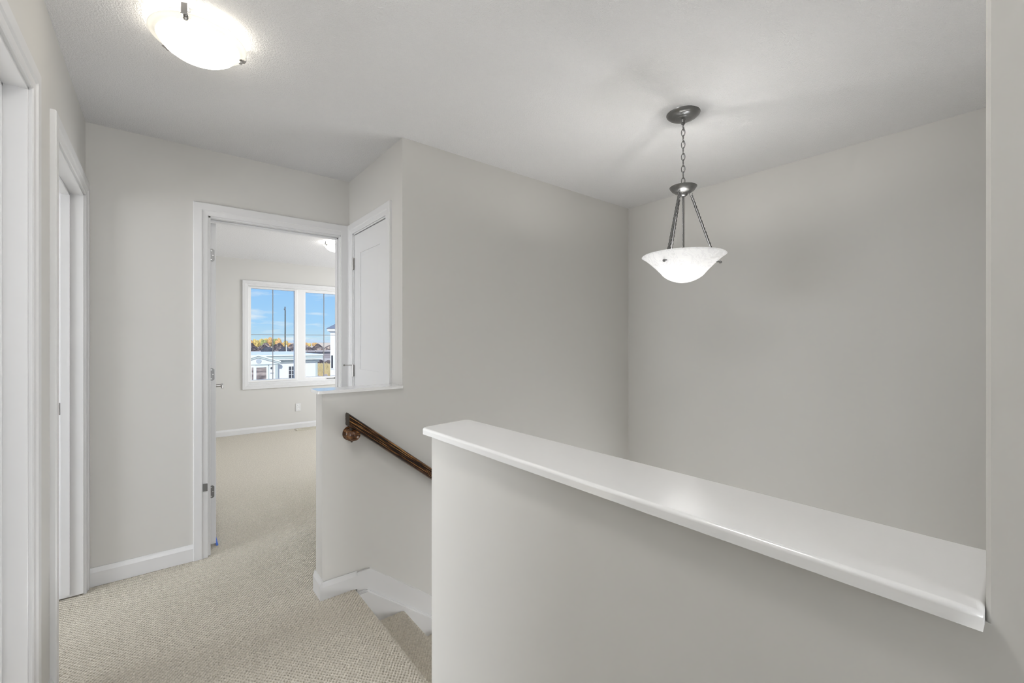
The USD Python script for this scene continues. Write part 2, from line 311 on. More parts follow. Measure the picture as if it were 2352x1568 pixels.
up = [(.802, .079), (.872, .079), (XE, down(XE, .079, .872)), (XE, down(XE, -.03, .852)), (.852, -.03), (.802, -.03)]
obj('skirting_board', prism(up[::-1], 'xz', YS - .011, YS), TRIM, tr)
bev = [(.802, .079), (.872, .079), (XE, down(XE, .079, .872)), (XE, down(XE, .060, .867)), (.867, .060), (.802, .060)]
lo = [(.770, -.03), (.852, -.03), (XE, down(XE, -.03, .852)), (XE, down(XE, -.60, .852)), (.770, -.60)]
m_ = prism(lo[::-1], 'xz', YS - .032, YS)
obj('stringer', m_, TRIM, tr)
bv = [(.802, -.0315), (.852, -.0315), (XE, down(XE, -.0315, .852)), (XE, down(XE, -.024, .854)), (.854, -.024), (.802, -.024)]
obj('stringer_bead', prism(bv[::-1], 'xz', YS - .024, YS), TRIM, tr)

# ---- door casings, jambs and leaves
def profile_casing(w, t=.017):
    """Section of a casing: thick outer band, thinner inner band with an eased edge. (across from the outer edge, out of the wall)."""
    return [(0, 0), (0, t - .003), (.003, t), (w * .56, t), (w * .64, t * .72), (w - .004, t * .66), (w, t * .5), (w, 0)]
def casing_on(parent, face, axis, sgn, a, b, top, w, m, low=0.0, bottom=False, wr=None):
    """Four-sided or three-sided mitred casing on a wall. axis: 'x' wall runs along x (face is its y); sgn: where the room is. a, b: inner edges."""
    full = w; pr = np.array(profile_casing(w))
    def leg(u_in, direction, z0, z1, mit0, mit1):
        n = len(pr); v = []
        for end, mit in ((z0, mit0), (z1, mit1)):
            for o, t in pr:
                inn = w - o; u = u_in + direction * inn; z = end + mit * inn
                v.append((u, t, z))
        return v, n
    def build(v, n, horizontal=False):
        f = []
        for i in range(n):
            j = (i + 1) % n; f += [(i, j, n + j), (i, n + j, n + i)]
        t = tri_(pr)
        f += [tuple(x) for x in t] + [tuple(n + y for y in x[::-1]) for x in t]
        v = np.array(v)
        W = np.stack([v[:, 0], face + sgn * v[:, 1], v[:, 2]], 1) if axis == 'x' else np.stack([face + sgn * v[:, 1], v[:, 0], v[:, 2]], 1)
        me = trimesh.Trimesh(W, np.array(f), process=False); me.fix_normals(); return me
    for u, d in ((a, -1), (b, 1)):
        if wr and d > 0:                      # cut narrow where it runs into the corner
            obj('casing', box(*sorted((u, u + wr)), *sorted((face, face + sgn * .0122)), low, top + w, .001), m, parent); continue
        obj('casing', build(*leg(u, d, low, top, -1 if bottom else 0, 1)), m, parent)
    for z, d, on in ((top, 1, True), (low, -1, bottom)):
        if not on: continue
        v = []
        for end, mit in ((a, -1), (b, 0 if wr else 1)):
            for o, t in pr:
                inn = w - o; v.append((end + mit * inn, t, z + d * inn))
        obj('casing', build(v, len(pr)), m, parent)

# near and far left doorways: the doors stand open into the room on the left
for (a, b), lab in zip(LEFTDOORS, ('white cased doorway cut off by the left edge of the photo', 'white cased doorway in the left wall beside the far corner')):
    d = thing(f'door_{LEFTDOORS.index((a, b)) + 1}', (XL, (a + b) / 2, 0), lab, 'door', kind='structure')
    casing_on(d, XL, 'y', 1, a - .008, b + .008, DH + .008, .074, TRIM)
    for y0, y1, s in ((a - .02, a, 1), (b, b + .02, -1)):
        obj('jamb', box(XL - WT - .002, XL + .001, y0, y1, .006, DH + .02, .0015), TRIM, d)
        st_ = obj('door_stop', box(XL - .080, XL - .048, *(sorted((y1 if s > 0 else y0, (y1 if s > 0 else y0) + s * .011))), .02, DH), TRIM, d)
    obj('jamb', box(XL - WT - .002, XL + .001, a - .02, b + .02, DH, DH + .02, .0015), TRIM, d)
    obj('door_stop', box(XL - .080, XL - .048, a, b, DH - .011, DH, .002), TRIM, d)
    sp = obj('strike_plate', box(XL - .108, XL - .082, b - .0015, b + .002, .925, .985, .001), METAL, d, label='small nickel strike plate')
    lf = obj('leaf', box(XL - WT - .78, XL - WT - .004, a - .036, a - .001, .015, DH - .006, .002), TRIM, d)

# bedroom doorway with its open leaf
BX0, BX1 = .235, .9945
d3 = thing('door_3', ((BX0 + BX1) / 2, YD, 0), 'white cased bedroom doorway with its door standing open', 'door', kind='structure')
casing_on(d3, YD, 'x', -1, BX0 - .012, BX1 + .004, DH + .008, .0735, TRIM, wr=.0605)
for x0, x1 in ((BX0 - .018, BX0), (BX1, BX1 + .018)):
    obj('jamb', box(x0, x1, YD - .001, YD + WT + .001, .006, DH + .018, .0015), TRIM, d3)
obj('jamb', box(BX0 - .018, BX1 + .018, YD - .001, YD + WT + .001, DH, DH + .018, .0015), TRIM, d3)
for x0, x1 in ((BX0, BX0 + .010), (BX1 - .010, BX1)):
    obj('door_stop', box(x0, x1, YD + .042, YD + .074, .02, DH, .002), TRIM, d3) if x0 > .5 else None
obj('door_stop', box(BX0, BX1, YD + .042, YD + .074, DH - .011, DH, .002), TRIM, d3)
LX0, LX1, LY0, LY1 = .2372, .2715, YD + WT + .004, YD + WT + .756
AJAR = lambda m: turn(m, (0, 0, 1), -3.4, (LX0, LY0, 0))      # not quite square to the wall
leaf = obj('leaf', AJAR(box(LX0, LX1, LY0, LY1, .024, DH - .004, .002)), TRIM, d3, label='white door leaf seen edge on')
for z in (1.830, 1.085, .352):
    P = Polygon([(LX0 + .002, z - .039), (LX0 + .018, z - .039), (LX0 + .026, z - .031), (LX0 + .026, z + .031), (LX0 + .018, z + .039), (LX0 + .002, z + .039)])
    hg = obj('hinge', AJAR(prism(list(P.exterior.coords)[:-1], 'xz', LY0 - .0022, LY0 + .001)), DARKMETAL, leaf, label='dark metal hinge plate')
    for q, (dx, dz) in enumerate(((.010, .028), (.018, 0), (.010, -.028))):
        obj('screw', AJAR(lathe([(0, 0), (.0034, 0), (.0030, .0012), (0, .0015)], 10, (LX0 + dx, LY0 - .0022, z + dz), '-y')), SCREW, leaf)
HY, HZ = LY1 - .06, .955
for s, xf in ((1, LX1), (-1, LX0)):
    pts = [cat_(lathe([(0, 0), (.031, 0), (.031, .006), (.026, .010), (.011, .011), (.0105, .052), (0, .052)], 24, (0, 0, 0), 'x'), box(.046, .060, -.112, .012, -.017, .017, .004))]
    v, f = pts[0]; v = v * np.array([s, 1, 1]) + np.array([xf, HY, HZ])
    obj('lever_handle', AJAR((v, f if s > 0 else f[:, ::-1])), METAL, leaf, label='brushed nickel lever handle' if s > 0 else None)
obj('strike_plate', box(.196, .2185, YD - .0195, YD - .0115, .400, .444, .001), DARKMETAL, d3, label='small square grey plate low on the casing')

# closet door
CY0, CY1 = 2.508, 3.081
d4 = thing('door_4', (XJ, (CY0 + CY1) / 2, 0), 'closed white two panel closet door above the short half wall', 'door', kind='structure')
casing_on(d4, XJ, 'y', -1, CY0 - .003, CY1 + .010, DH + .014, .071, TRIM)
for y0, y1 in ((CY0 - .012, CY0), (CY1, CY1 + .012)):
    obj('jamb', box(XJ - .001, XJ + WT, y0, y1, .006, DH + .018), TRIM, d4)
obj('jamb', box(XJ - .001, XJ + WT, CY0 - .012, CY1 + .012, DH + .006, DH + .018), TRIM, d4)
y0, y1 = CY0 + .002, CY1 - .002
slab = cut(box(XJ + .004, XJ + .039, y0, y1, .02, DH + .002, .0015), *[prism([(y0 + .11, z0), (y1 - .11, z0), (y1 - .11, z1), (y0 + .11, z1)], 'yz', XJ - .01, XJ + .0075) for z0, z1 in ((.24, .84), (1.10, 1.90))])
leaf4 = obj('leaf', slab, TRIM, d4)
for z0, z1 in ((.24, .84), (1.10, 1.90)):
    a_, b_ = y0 + .11, y1 - .11
    lo_, hi_ = np.array([[XJ + .0080, a_, z0], [XJ + .0080, b_, z0], [XJ + .0080, b_, z1], [XJ + .0080, a_, z1]]), np.array([[XJ + .0050, a_ + .03, z0 + .03], [XJ + .0050, b_ - .03, z0 + .03], [XJ + .0050, b_ - .03, z1 - .03], [XJ + .0050, a_ + .03, z1 - .03]])
    obj('raised_panel', trimesh.convex.convex_hull(np.vstack([lo_, hi_])), TRIM, leaf4)
for z in (1.836, 1.087, .30):
    obj('hinge', cat_(rod((XJ - .006, CY1 + .001, z - .042), (XJ - .006, CY1 + .001, z + .042), .0062), box(XJ - .001, XJ + .005, CY1 - .012, CY1 + .012, z - .04, z + .04)), METAL, leaf4, smooth=40, label='nickel hinge barrel')
obj('door_bumper', cat_(rod((XJ - .010, CY1 + .004, 1.124), (XJ - .052, CY1 + .030, 1.124), .0028), rod((XJ - .052, CY1 + .030, 1.124), (XJ - .060, CY1 + .035, 1.124), .006)), METAL, leaf4, label='hinge pin door stop')

# ------------------------------------------------------------------ bedroom
struct('wall_bedroom_left', box(-.2, .135, YD + WT, YW + .15, -.1, H + .1), WALL, 'bedroom wall behind the open door leaf', 'wall')
struct('wall_bedroom_right', cut(box(4.2, 4.4, YD + WT, YW + .15, -.1, H + .1), box(3, 5, 4.5, 6.1, .6, 2.1)), WALL, 'bedroom wall out of view to the right', 'wall')
WX0, WX1, WZ0, WZ1 = .955, 2.290, .690, 2.075      # inside of the window casing
struct('wall_bedroom_back', cut(box(-.2, 4.4, YW, YW + .16, -.3, H + .1), box(WX0, WX1, YW - 1, YW + 1, WZ0, WZ1)), WALL, 'far bedroom wall with the window in it', 'wall')
MUNTIN = paint('backlit_muntin', (.30, .30, .31), .4)  # dark backlit look of the bars is put into their colour
w1 = thing('window_1', ((WX0 + WX1) / 2, YW + .05, WZ0), 'white framed two sash bedroom window looking out on the building site', 'window', kind='structure')
casing_on(w1, YW, 'x', -1, WX0, WX1, WZ1, .072, TRIM, low=WZ0, bottom=True)
fy0, fy1 = YW + .022, YW + .11
SASH = [(.990, 1.557, .744, 2.045), (1.708, 2.255, .750, 2.035)]
frame = cut(box(WX0, WX1, fy0, fy1, WZ0, WZ1), *[box(x0 - .02, x1 + .02, fy0 - 1, fy1 + 1, z0 - .02, z1 + .014) for x0, x1, z0, z1 in SASH])
obj('frame', frame, FRAME, w1)
for k, (x0, x1, z0, z1) in enumerate(SASH):
    sa = obj('sash', cut(box(x0 - .034 if k == 0 else x0 - .02, x1 + .034 if k == 0 else x1 + .02, fy0 - (.012 if k == 0 else -.012), fy1 - .012, z0 - .028, z1 + .016, .002), box(x0, x1, 0, 9, z0, z1)), FRAME, w1)
    xm, zm = (x0 + x1) / 2, 1.389
    obj('muntin', box(xm - .005, xm + .005, YW + .061, YW + .069, z0, z1), MUNTIN, sa)
    obj('muntin', box(x0, x1, YW + .0605, YW + .0695, zm - .004, zm + .004), MUNTIN, sa)
    for pa, pb in ((x0, xm), (xm, x1)):
        for qa, qb in ((z0, zm), (zm, z1)):
            obj('pane', box(pa, pb, YW + .063, YW + .067, qa, qb), GLASS, sa)
obj('crank_handle', cat_(box(2.01, 2.15, fy0 - .012, fy0 + .0, .712, .722, .002), box(2.12, 2.16, fy0 - .008, fy0 + .004, .705, .728, .003)), DARKMETAL, w1, label='dark folding crank handle')
oy = YW - .006
ou = thing('wall_outlet', (1.595, YW, .31), 'white electrical outlet on the bedroom wall under the window', 'outlet')
obj('cover_plate', box(1.560, 1.630, oy, YW, .252, .368, .003), TRIM, ou)
for z in (.285, .335):
    so = obj('socket', box(1.579, 1.611, oy - .0015, oy + .002, z - .017, z + .017, .003), FRAME, ou)
    obj('slot', cat_(box(1.588, 1.590, oy - .0022, oy, z - .005, z + .007), box(1.600, 1.602, oy - .0022, oy, z - .005, z + .007), box(1.593, 1.597, oy - .0022, oy, z - .013, z - .009)), DARKMETAL, so)
BEIGE = paint('register_enamel', (.60, .56, .46), .4)
rg = thing('floor_register', (1.66, 6.92, 0), 'beige floor vent by the bedroom baseboard', 'vent')
obj('frame', cut(box(1.535, 1.835, 6.83, 6.97, -.002, .008, .002), box(1.56, 1.81, 6.85, 6.95, -.1, .1)), BEIGE, rg)
obj('grille_back', box(1.555, 1.815, 6.845, 6.955, -.0015, .0005), DARKMETAL, rg)
for k in range(9):
    obj('slat', box(1.56, 1.81, 6.8535 + .0115 * k, 6.8575 + .0115 * k, .0, .007), BEIGE, rg)
tp = obj('blue_streak', box(.274, .286, 3.31, 3.56, .0008, .003), paint('streak_blue', (.10, .22, .75), .6), label='thin blue tape on the carpet beside the open door', cat='streak')  # thin blue streak lying on the carpet

# ------------------------------------------------------------------ room on the left, behind the two doorways
struct('wall_study', cut(box(-3.6, -3.4, YB, YD + WT, -.3, H + .1), box(-4, -3, .9, 3.1, .5, 2.2)), WALL, 'outer wall of the room on the left, out of view', 'wall')
struct('wall_study_end', cat_(box(-3.6, XL - WT, YB - .1, YB, -.3, H + .1), box(-3.6, XL - 1.15, YD, YD + WT, -.3, H + .1)), WALL, 'end walls of the room on the left, out of view', 'wall')
struct('ceiling', box(-3.6, XL - WT + .02, YB - .1, YD + WT, H, H + .15), CEIL, 'ceiling of the room on the left, out of view', 'ceiling')
struct('floor', box(-3.6, XL - .14, YB - .1, YD + WT, -.06, -.002), CARPET, 'carpet of the room on the left, out of view', 'floor')

def unseen_frame(name, lo, hi, axis, label):  # frame and mullion around a light placed out of view
    lo, hi = np.array(lo, float), np.array(hi, float); t = thing(name, tuple((lo + hi) / 2), label, 'window', kind='structure')
    k = [a for a in range(3) if a != axis and a != 2][0]; i0, i1 = lo.copy(), hi.copy(); i0[[k, 2]] += .05; i1[[k, 2]] -= .05; i0[axis] -= 1; i1[axis] += 1
    obj('frame', cut(box(*np.stack([lo, hi], 1).ravel()), box(*np.stack([i0, i1], 1).ravel())), FRAME, t)
    m0, m1 = lo.copy(), hi.copy(); m0[k] = (lo[k] + hi[k]) / 2 - .02; m1[k] = m0[k] + .04; m0[2] += .05; m1[2] -= .05
    obj('mullion', box(*np.stack([m0, m1], 1).ravel()), FRAME, t)
unseen_frame('window_2', (-3.44, .9, .5), (-3.40, 3.1, 2.2), 0, 'unseen white window of the room on the left, around the light placed there')
unseen_frame('window_3', (-.2, YB - .03, .8), (.5, YB, 2.2), 1, 'unseen white window behind the camera, around the light placed at the hall end')  # unseen opening for the light behind the camera
unseen_frame('window_5', (4.201, 4.5, .6), (4.24, 6.1, 2.1), 0, 'added second bedroom window, out of view, around the bedroom fill light')  # added opening that holds the bedroom fill
unseen_frame('window_4', (XR + .001, .6, -1.2), (XR + .03, 1.8, -.5), 0, 'added window over the stair landing, below view, around the stairwell fill light')  # added opening that holds the landing fill

# ------------------------------------------------------------------ lamps
def flush_light(cx, cy_, label, glass, turn0, group=None):
    t = thing('flush_light', (cx, cy_, H), label, 'ceiling light', group)
    obj('base_pan', lathe([(0, H), (.112, H), (.112, H - .016), (.100, H - .022), (0, H - .022)][::-1], 48, (cx, cy_, 0)), TRIM, t, smooth=40)
    z = 2.400; R = .149
    out = [(0, z - .068), (.030, z - .067), (.060, z - .062), (.088, z - .052), (.108, z - .038), (.121, z - .022), (.127, z - .012)]
    inn = [(.123, z - .010), (.117, z - .019), (.104, z - .033), (.085, z - .047), (.058, z - .057), (.03, z - .062), (0, z - .063)]
    obj('glass_bowl', lathe(out + inn, 64, (cx, cy_, 0)), glass, t, smooth=True, label='frosted glass bowl, lit')
    rim = [(.1235, z - .010), (.127, z - .0115), (.132, z - .006), (.140, z - .003), (R - .002, z - .002), (R, z), (R - .002, z + .002), (.140, z + .001), (.131, z - .002), (.1235, z - .010)]
    obj('glass_rim', lathe(rim, 64, (cx, cy_, 0)), FLUSHRIM, t, smooth=True, label='pale glass rim of the bowl')
    for k in range(3):
        a = math.radians(turn0 + 120 * k); c_, s_ = math.cos(a), math.sin(a)
        v, f = cat_(box(R - .022, R + .004, -.011, .011, z - .0075, z - .0035, .001), box(R + .002, R + .005, -.009, .009, z - .006, z + .030, .001), box(.100, R + .005, -.006, .006, z + .027, z + .030, .001),
                    lathe([(0, z - .019), (.006, z - .018), (.009, z - .012), (.007, z - .007), (0, z - .006)], 16, (R - .014, 0, 0)))
        obj('clip', (np.stack([cx + v[:, 0] * c_ - v[:, 1] * s_, cy_ + v[:, 0] * s_ + v[:, 1] * c_, v[:, 2]], 1), f), METAL, t, smooth=30, label='brass toned clip' if False else None)
    return t
flush_light(.1116, 1.9735, 'lit frosted glass ceiling light over the hall floor', FLUSHGLASS, 251)
flush_light(1.60, 5.22, 'lit ceiling light seen through the bedroom doorway', FLUSHGLASS_COOL, 200)
flush_light(.10, .75, 'added ceiling light out of view near the camera, brightening hall and stairwell', FLUSHGLASS_ADDED, 10)  # added fill lamp, out of view, evens out hall and stairwell

PX, PY = 2.0544, 1.1624
pl = thing('pendant_lamp', (PX, PY, H), 'nickel pendant lamp with white glass bowl hanging over the stairwell', 'pendant lamp')
obj('canopy', lathe([(0, H - .030), (.012, H - .030), (.034, H - .029), (.038, H - .026), (.042, H - .026), (.058, H - .021), (.071, H - .013), (.079, H - .005), (.081, H), (0, H)], 56, (PX, PY, 0)), NICKEL, pl, smooth=35)
obj('canopy_nut', lathe([(0, H - .052), (.008, H - .052), (.011, H - .047), (.008, H - .042), (.010, H - .036), (.014, H - .029), (0, H - .029)], 24, (PX, PY, 0)), NICKEL, pl, smooth=40)
ch = holder('chain', pl)
ztop, zbot = H - .048, 2.085; nl = 10; pitch = (ztop - zbot) / nl
for k in range(nl):
    v, f = ring(.0085, pitch * .5 + .0035, .0019)
    obj('link', turn((v + np.array([PX, PY, ztop - pitch * (k + .5)]), f), (0, 0, 1), 20 + 90 * (k % 2), (PX, PY, 0)), NICKEL, ch, smooth=True)
wv = np.linspace(0, 1, 60); wx = PX + .006 * np.sin(wv * 9.5 * np.pi); wy = PY + .006 * np.cos(wv * 9.5 * np.pi)
wire = cat_(*[rod((wx[i], wy[i], ztop + (zbot - ztop) * wv[i]), (wx[i + 1], wy[i + 1], ztop + (zbot - ztop) * wv[i + 1]), .0013, 6) for i in range(59)])
obj('cord', wire, SCREW, pl, smooth=True)
obj('collar_loop', turn(move(ring(.014, .013, .0018), (PX, PY, 2.079)), (0, 0, 1), -45, (PX, PY, 0)), NICKEL, pl, smooth=True)
ZC = 2.068
obj('collar', lathe([(0, ZC - .047), (.010, ZC - .046), (.020, ZC - .040), (.024, ZC - .030), (.040, ZC - .026), (.054, ZC - .016), (.063, ZC - .003), (.066, ZC + .002), (.064, ZC + .004), (.040, ZC + .004), (0, ZC + .006)], 56, (PX, PY, 0)), NICKEL, pl, smooth=40)
obj('stem', rod((PX, PY, 1.66), (PX, PY, ZC - .044), .0058, 16), NICKEL, pl, smooth=40)
ZR = 1.722; BR = .2008
key = np.array([(0, -.1335), (.022, -.1325), (.044, -.127), (.069, -.1165), (.093, -.1005), (.112, -.079), (.131, -.0595), (.153, -.038), (.176, -.0175), (.191, -.006), (BR, 0)])
tk = np.concatenate([[0], np.cumsum(np.linalg.norm(np.diff(key, axis=0), axis=1))]); cs = PchipInterpolator(tk, key)
out = [(max(0, r_), ZR + z_) for r_, z_ in cs(np.linspace(0, tk[-1], 34))]; out[0] = (0, out[0][1])
inn = [(r_ - .004, z_ + .004) for r_, z_ in out[::-1] if r_ > .01] + [(0, out[0][1] + .004)]
obj('glass_bowl', lathe(out + inn, 96, (PX, PY, 0)), PENDANTGLASS, pl, smooth=True, label='white alabaster glass bowl, lit')
e0 = np.array([.492, -.870]); e1 = np.array([.870, .492])
for k in range(3):
    a = math.radians(120 * k); dxy = math.cos(a) * e0 + math.sin(a) * e1
    P = lambda r, z: (PX + dxy[0] * r, PY + dxy[1] * r, z)
    hk = turn(move(ring(.0065, .010, .0016), P(.036, ZC - .037)), (0, 0, 1), math.degrees(math.atan2(dxy[1], dxy[0])), P(.036, 0))
    obj('hook', hk, NICKEL, pl, smooth=True)
    rp0, rp1 = P(.039, ZC - .045), P(.150, ZR - .036)
    A, B = np.array(rp0), np.array(rp1); d_ = (B - A) / np.linalg.norm(B - A); u_ = np.cross(d_, [0, 0, 1.0]); u_ /= np.linalg.norm(u_); w_ = np.cross(d_, u_); g = 90
    vv, ff = [], []
    for i_ in range(g):
        for q_ in range(4):
            an = math.radians(18 * i_ + 90 * q_); vv.append(A + (B - A) * i_ / (g - 1) + .0064 * (math.cos(an) * u_ + math.sin(an) * w_))
        if i_:
            for q_ in range(4):
                a0, a1 = 4 * (i_ - 1) + q_, 4 * (i_ - 1) + (q_ + 1) % 4; ff += [(a0, a1, a1 + 4), (a0, a1 + 4, a0 + 4)]
    obj('arm', (np.array(vv), np.array(ff)), NICKEL, pl, smooth=35)
    c0 = np.array(P(.150, ZR - .036)); c1 = np.array(P(.170, ZR - .041))
    obj('finial', cat_(rod(c0, c1, .004, 10), move(trimesh.creation.icosphere(2, .0075), c1), lathe([(0, -.002), (.009, -.002), (.009, .002), (0, .002)], 16, tuple((c0 + c1) / 2))), NICKEL, pl, smooth=40)
BULB = mat('bulb_glow', {'e': ('emission', {'color': (1, .97, .92), 'strength': 168.0})}, surface='e.emission')
for t_ in (.5, 2.6, 4.7):
    obj('bulb', move(trimesh.creation.icosphere(2, .024), (PX + .042 * math.cos(t_), PY + .042 * math.sin(t_), ZR - .072)), BULB, pl, smooth=True)

# ------------------------------------------------------------------ handrail
hr = thing('handrail', (.75, YS, .83), 'dark stained oak handrail sloping down beside the short half wall', 'handrail')
RY = 2.2335                                        # rail centre, away from the wall
sec = np.array([(-.030, -.010), (-.028, -.018), (-.031, -.022), (-.031, -.030), (-.024, -.034), (.024, -.034), (.031, -.030), (.031, -.022), (.028, -.018), (.030, -.010),
                (.032, .000), (.030, .004), (.0325, .008), (.032, .018), (.026, .026), (.014, .0305), (-.014, .0305), (-.026, .026), (-.032, .018), (-.0325, .008), (-.030, .004), (-.032, .000)])
sec[:, 1] *= .92
n = len(sec); X0, X1 = .7365, 2.45; zc0 = .899
v = np.vstack([np.column_stack([np.full(n, X), RY + sec[:, 0], zc0 - S * (X - X0) + sec[:, 1] / math.cos(math.radians(SLOPE)) * .86]) for X in (X0, X1)])
f = []
for i in range(n):
    j = (i + 1) % n; f += [(i, j, n + j), (i, n + j, n + i)]
f = np.array(f)
rail = trimesh.Trimesh(v, f, process=False)
obj('rail', rail, WOOD, hr, label='dark streaked oak rail')
tri = tri_(sec)
obj('end_cap', (v[:n] + [-.0003, 0, 0], tri[:, ::-1]), WOODEND, hr, label='dark sawn end of the rail')
obj('end_cap', (v[n:] + [.0003, 0, 0], tri), WOODEND, hr)
for bx in (.7655, 1.95):
    bz = .815 - S * (bx - .7655)
    br = holder('bracket', hr, 'turned wooden bracket')
    prof = [(0, 0), (.036, 0), (.0375, .004), (.036, .008), (.032, .010), (.034, .014), (.033, .019), (.027, .022), (.024, .028), (.027, .034), (.034, .038), (.0365, .045), (.035, .053), (.030, .058), (.028, .061), (.0285, .066),
            (.029, .074), (.027, .083), (.021, .091), (.012, .096), (.005, .098), (0, .0985)]
    obj('rosette', lathe(prof, 48, (bx, YS, bz), '-y'), WOODTURN, br, smooth=35)
    obj('saddle', box(bx - .016, bx + .016, RY - .012, RY + .012, bz + .02, zc0 - S * (bx - X0) - .022, .003), WOODEND, br)
    obj('screw_plug', lathe([(0, -.041), (.004, -.040), (.0055, -.034), (0, -.03)], 12, (bx - .004, YS - .045, bz)), WOODEND, br, smooth=True)

# ------------------------------------------------------------------ outside
GZ = -3.2
GROUND = mat('bare_earth', {'g': ('geometry', {}), 'mp': ('mapping', {'scale': (.03, .10, .1)}), 'n': ('noise_texture', {'scale': 1.0, 'detail': 8.0}), 'r': ('rgb_ramp', {'ramp': [(.35, (.36, .28, .25)), (.5, (.52, .43, .38)), (.65, (.66, .57, .49))]}),
    'p': ('principled_bsdf', {'roughness': 1.0, 'specular_ior_level': 0.0})}, [('g.position', 'mp.vector'), ('mp.vector', 'n.vector'), ('n.fac', 'r.fac'), ('r.color', 'p.base_color')])
gm = trimesh.creation.box((3000, 2400, 1)); gm.apply_translation((0, 1000, GZ - .5))
struct('ground', gm, GROUND, 'bare tan ground of the building site outside', 'ground')
SIDING = paint('white_siding', (.80, .82, .80), .6)
SILVER = paint('grey_fascia', (.50, .57, .55), .6)
DARKGLASS = mat('dark_pane', {'p': ('principled_bsdf', {'base_color': (.04, .045, .06), 'roughness': .35})})
DOORGLASS = mat('door_pane', {'g': ('geometry', {}), 'mp': ('mapping', {'scale': (.8, 1, 3.2)}), 'n': ('noise_texture', {'scale': 1.5, 'detail': 2.0}), 'r': ('rgb_ramp', {'ramp': [(.35, (.12, .10, .10)), (.55, (.34, .28, .26)), (.7, (.55, .47, .42))]}), 'p': ('principled_bsdf', {'roughness': .15})},
    [('g.position', 'mp.vector'), ('mp.vector', 'n.vector'), ('n.fac', 'r.fac'), ('r.color', 'p.base_color')])
so = thing('sales_office', (4, 44, GZ), 'low white flat roofed building with a gabled porch, seen through the window', 'building')
Y = 38.0
obj('wall', box(-3, 10.07, Y, 50, GZ, -.2), SIDING, so)
obj('roof', box(-3.3, 10.2, Y - .1, 50.3, -.2, .22), SIDING, so)
obj('fascia', box(-3.4, 10.41, Y - .36, 50.4, -.07, .15), SILVER, so)
obj('roof_lip', box(-3.45, 10.44, Y - .42, 50.45, .15, .26), SIDING, so)
obj('gutter', box(-3.4, 10.41, Y - .34, Y - .05, -.165, -.07), SIDING, so)
obj('frieze', box(-3, 10.2, Y - .12, Y + .02, -.37, -.165), SILVER, so)
obj('corner_board', box(9.93, 10.09, Y - .03, Y + .05, GZ, -.37), SILVER, so)
gx, px_ = 5.744, Y - .5
def gable(x0, x1, zb, zt, ya, yb): return prism([(x0, zb), (x1, zb), ((x0 + x1) / 2, zt)], 'xz', ya, yb)
obj('porch_wall', box(gx - 1.35, gx + 1.33, Y - .42, Y + .02, GZ, -.44), SIDING, so)
obj('pilaster', box(gx + 1.15, gx + 1.335, Y - .45, Y - .40, GZ, -.44), SILVER, so)
obj('gable_panel', gable(gx - 1.5, gx + 1.5, -.44, .25, Y - .46, Y + .02), SIDING, so)
obj('entablature', box(gx - 1.45, gx + 1.42, Y - .47, Y - .40, -.47, -.43), SILVER, so)
for s in (-1, 1):
    rk = [(gx, .20), (gx, .06), (gx + s * 1.49, -.44), (gx + s * 1.49, -.31)]
    rw = [(gx, .32), (gx, .20), (gx + s * 1.52, -.31), (gx + s * 1.52, -.21)]
    obj('rake_board', prism(rk if s < 0 else rk[::-1], 'xz', Y - .52, Y - .44), SILVER, so)
    obj('rake_trim', prism(rw if s < 0 else rw[::-1], 'xz', Y - .56, Y - .40), SIDING, so)
obj('round_vent', lathe([(0, 0), (.18, 0), (.18, .04), (.15, .05), (0, .05)], 32, (gx + .03, Y - .45, -.19), '-y'), paint('vent_grey', (.46, .52, .56), .6), so)
dr = obj('door', cut(box(gx - .43, gx + .66, Y - .47, Y - .40, GZ + .1, -.56), box(gx - .13, gx + .54, 0, 99, -2.4, -.68)), SIDING, so)
obj('pane', box(gx - .13, gx + .54, Y - .44, Y - .43, -2.4, -.68), DOORGLASS, dr)
obj('door_trim', cat_(box(gx + .66, gx + .72, Y - .46, Y - .40, GZ + .1, -.52), box(gx - .2, gx + .72, Y - .46, Y - .40, -.56, -.52)), SILVER, so)
obj('sidelight', box(gx - .43, gx - .32, Y - .48, Y - .46, -2.4, -.66), DOORGLASS, so)
obj('wall_lamp', cat_(box(gx + .82, gx + .90, Y - .5, Y - .42, -.82, -.70, .02), rod((gx + .86, Y - .5, -.72), (gx + .92, Y - .5, -.68), .03)), DARKGLASS, so)
obj('number_plate', box(gx + .82, gx + 1.04, Y - .44, Y - .42, -1.165, -1.105), paint('plate_grey', (.30, .33, .38), .5), so)
for k, wx in enumerate((7.892, -1.5)):
    wf = obj('window_frame', box(wx - .08, wx + .78, Y - .05, Y + .02, -1.78, -.62), SIDING, so)
    for i in range(3):
        for j in range(3):
            obj('pane', box(wx + .03 + .225 * i, wx + .215 + .225 * i, Y - .06, Y - .04, -1.66 + .335 * j, -1.365 + .335 * j), DARKGLASS, wf)
ROOFB = paint('blue_grey_shingle', (.17, .20, .27), .8)
hs = thing('house', (7.595, 26, GZ), 'white two storey house with a blue grey hip roof at the right of the window', 'house', rotz=-18)
def hobj(name, mesh, m, parent=hs, **k):
    v, f = arr(mesh); return obj(name, (v + np.array([7.595, 26, GZ]), f), m, parent, **k)
hobj('wall', box(0, 9, 0, 10, 0, 5.15), SIDING)
hobj('eave', box(-.15, 9.15, -.15, 10.15, 5.10, 5.24), SIDING)
rv = np.array([(-.2, -.2, 5.24), (9.2, -.2, 5.24), (9.2, 10.2, 5.24), (-.2, 10.2, 5.24), (4.4, 4.6, 8.0), (4.6, 5.4, 8.0)])
hobj('roof', trimesh.convex.convex_hull(rv), ROOFB)
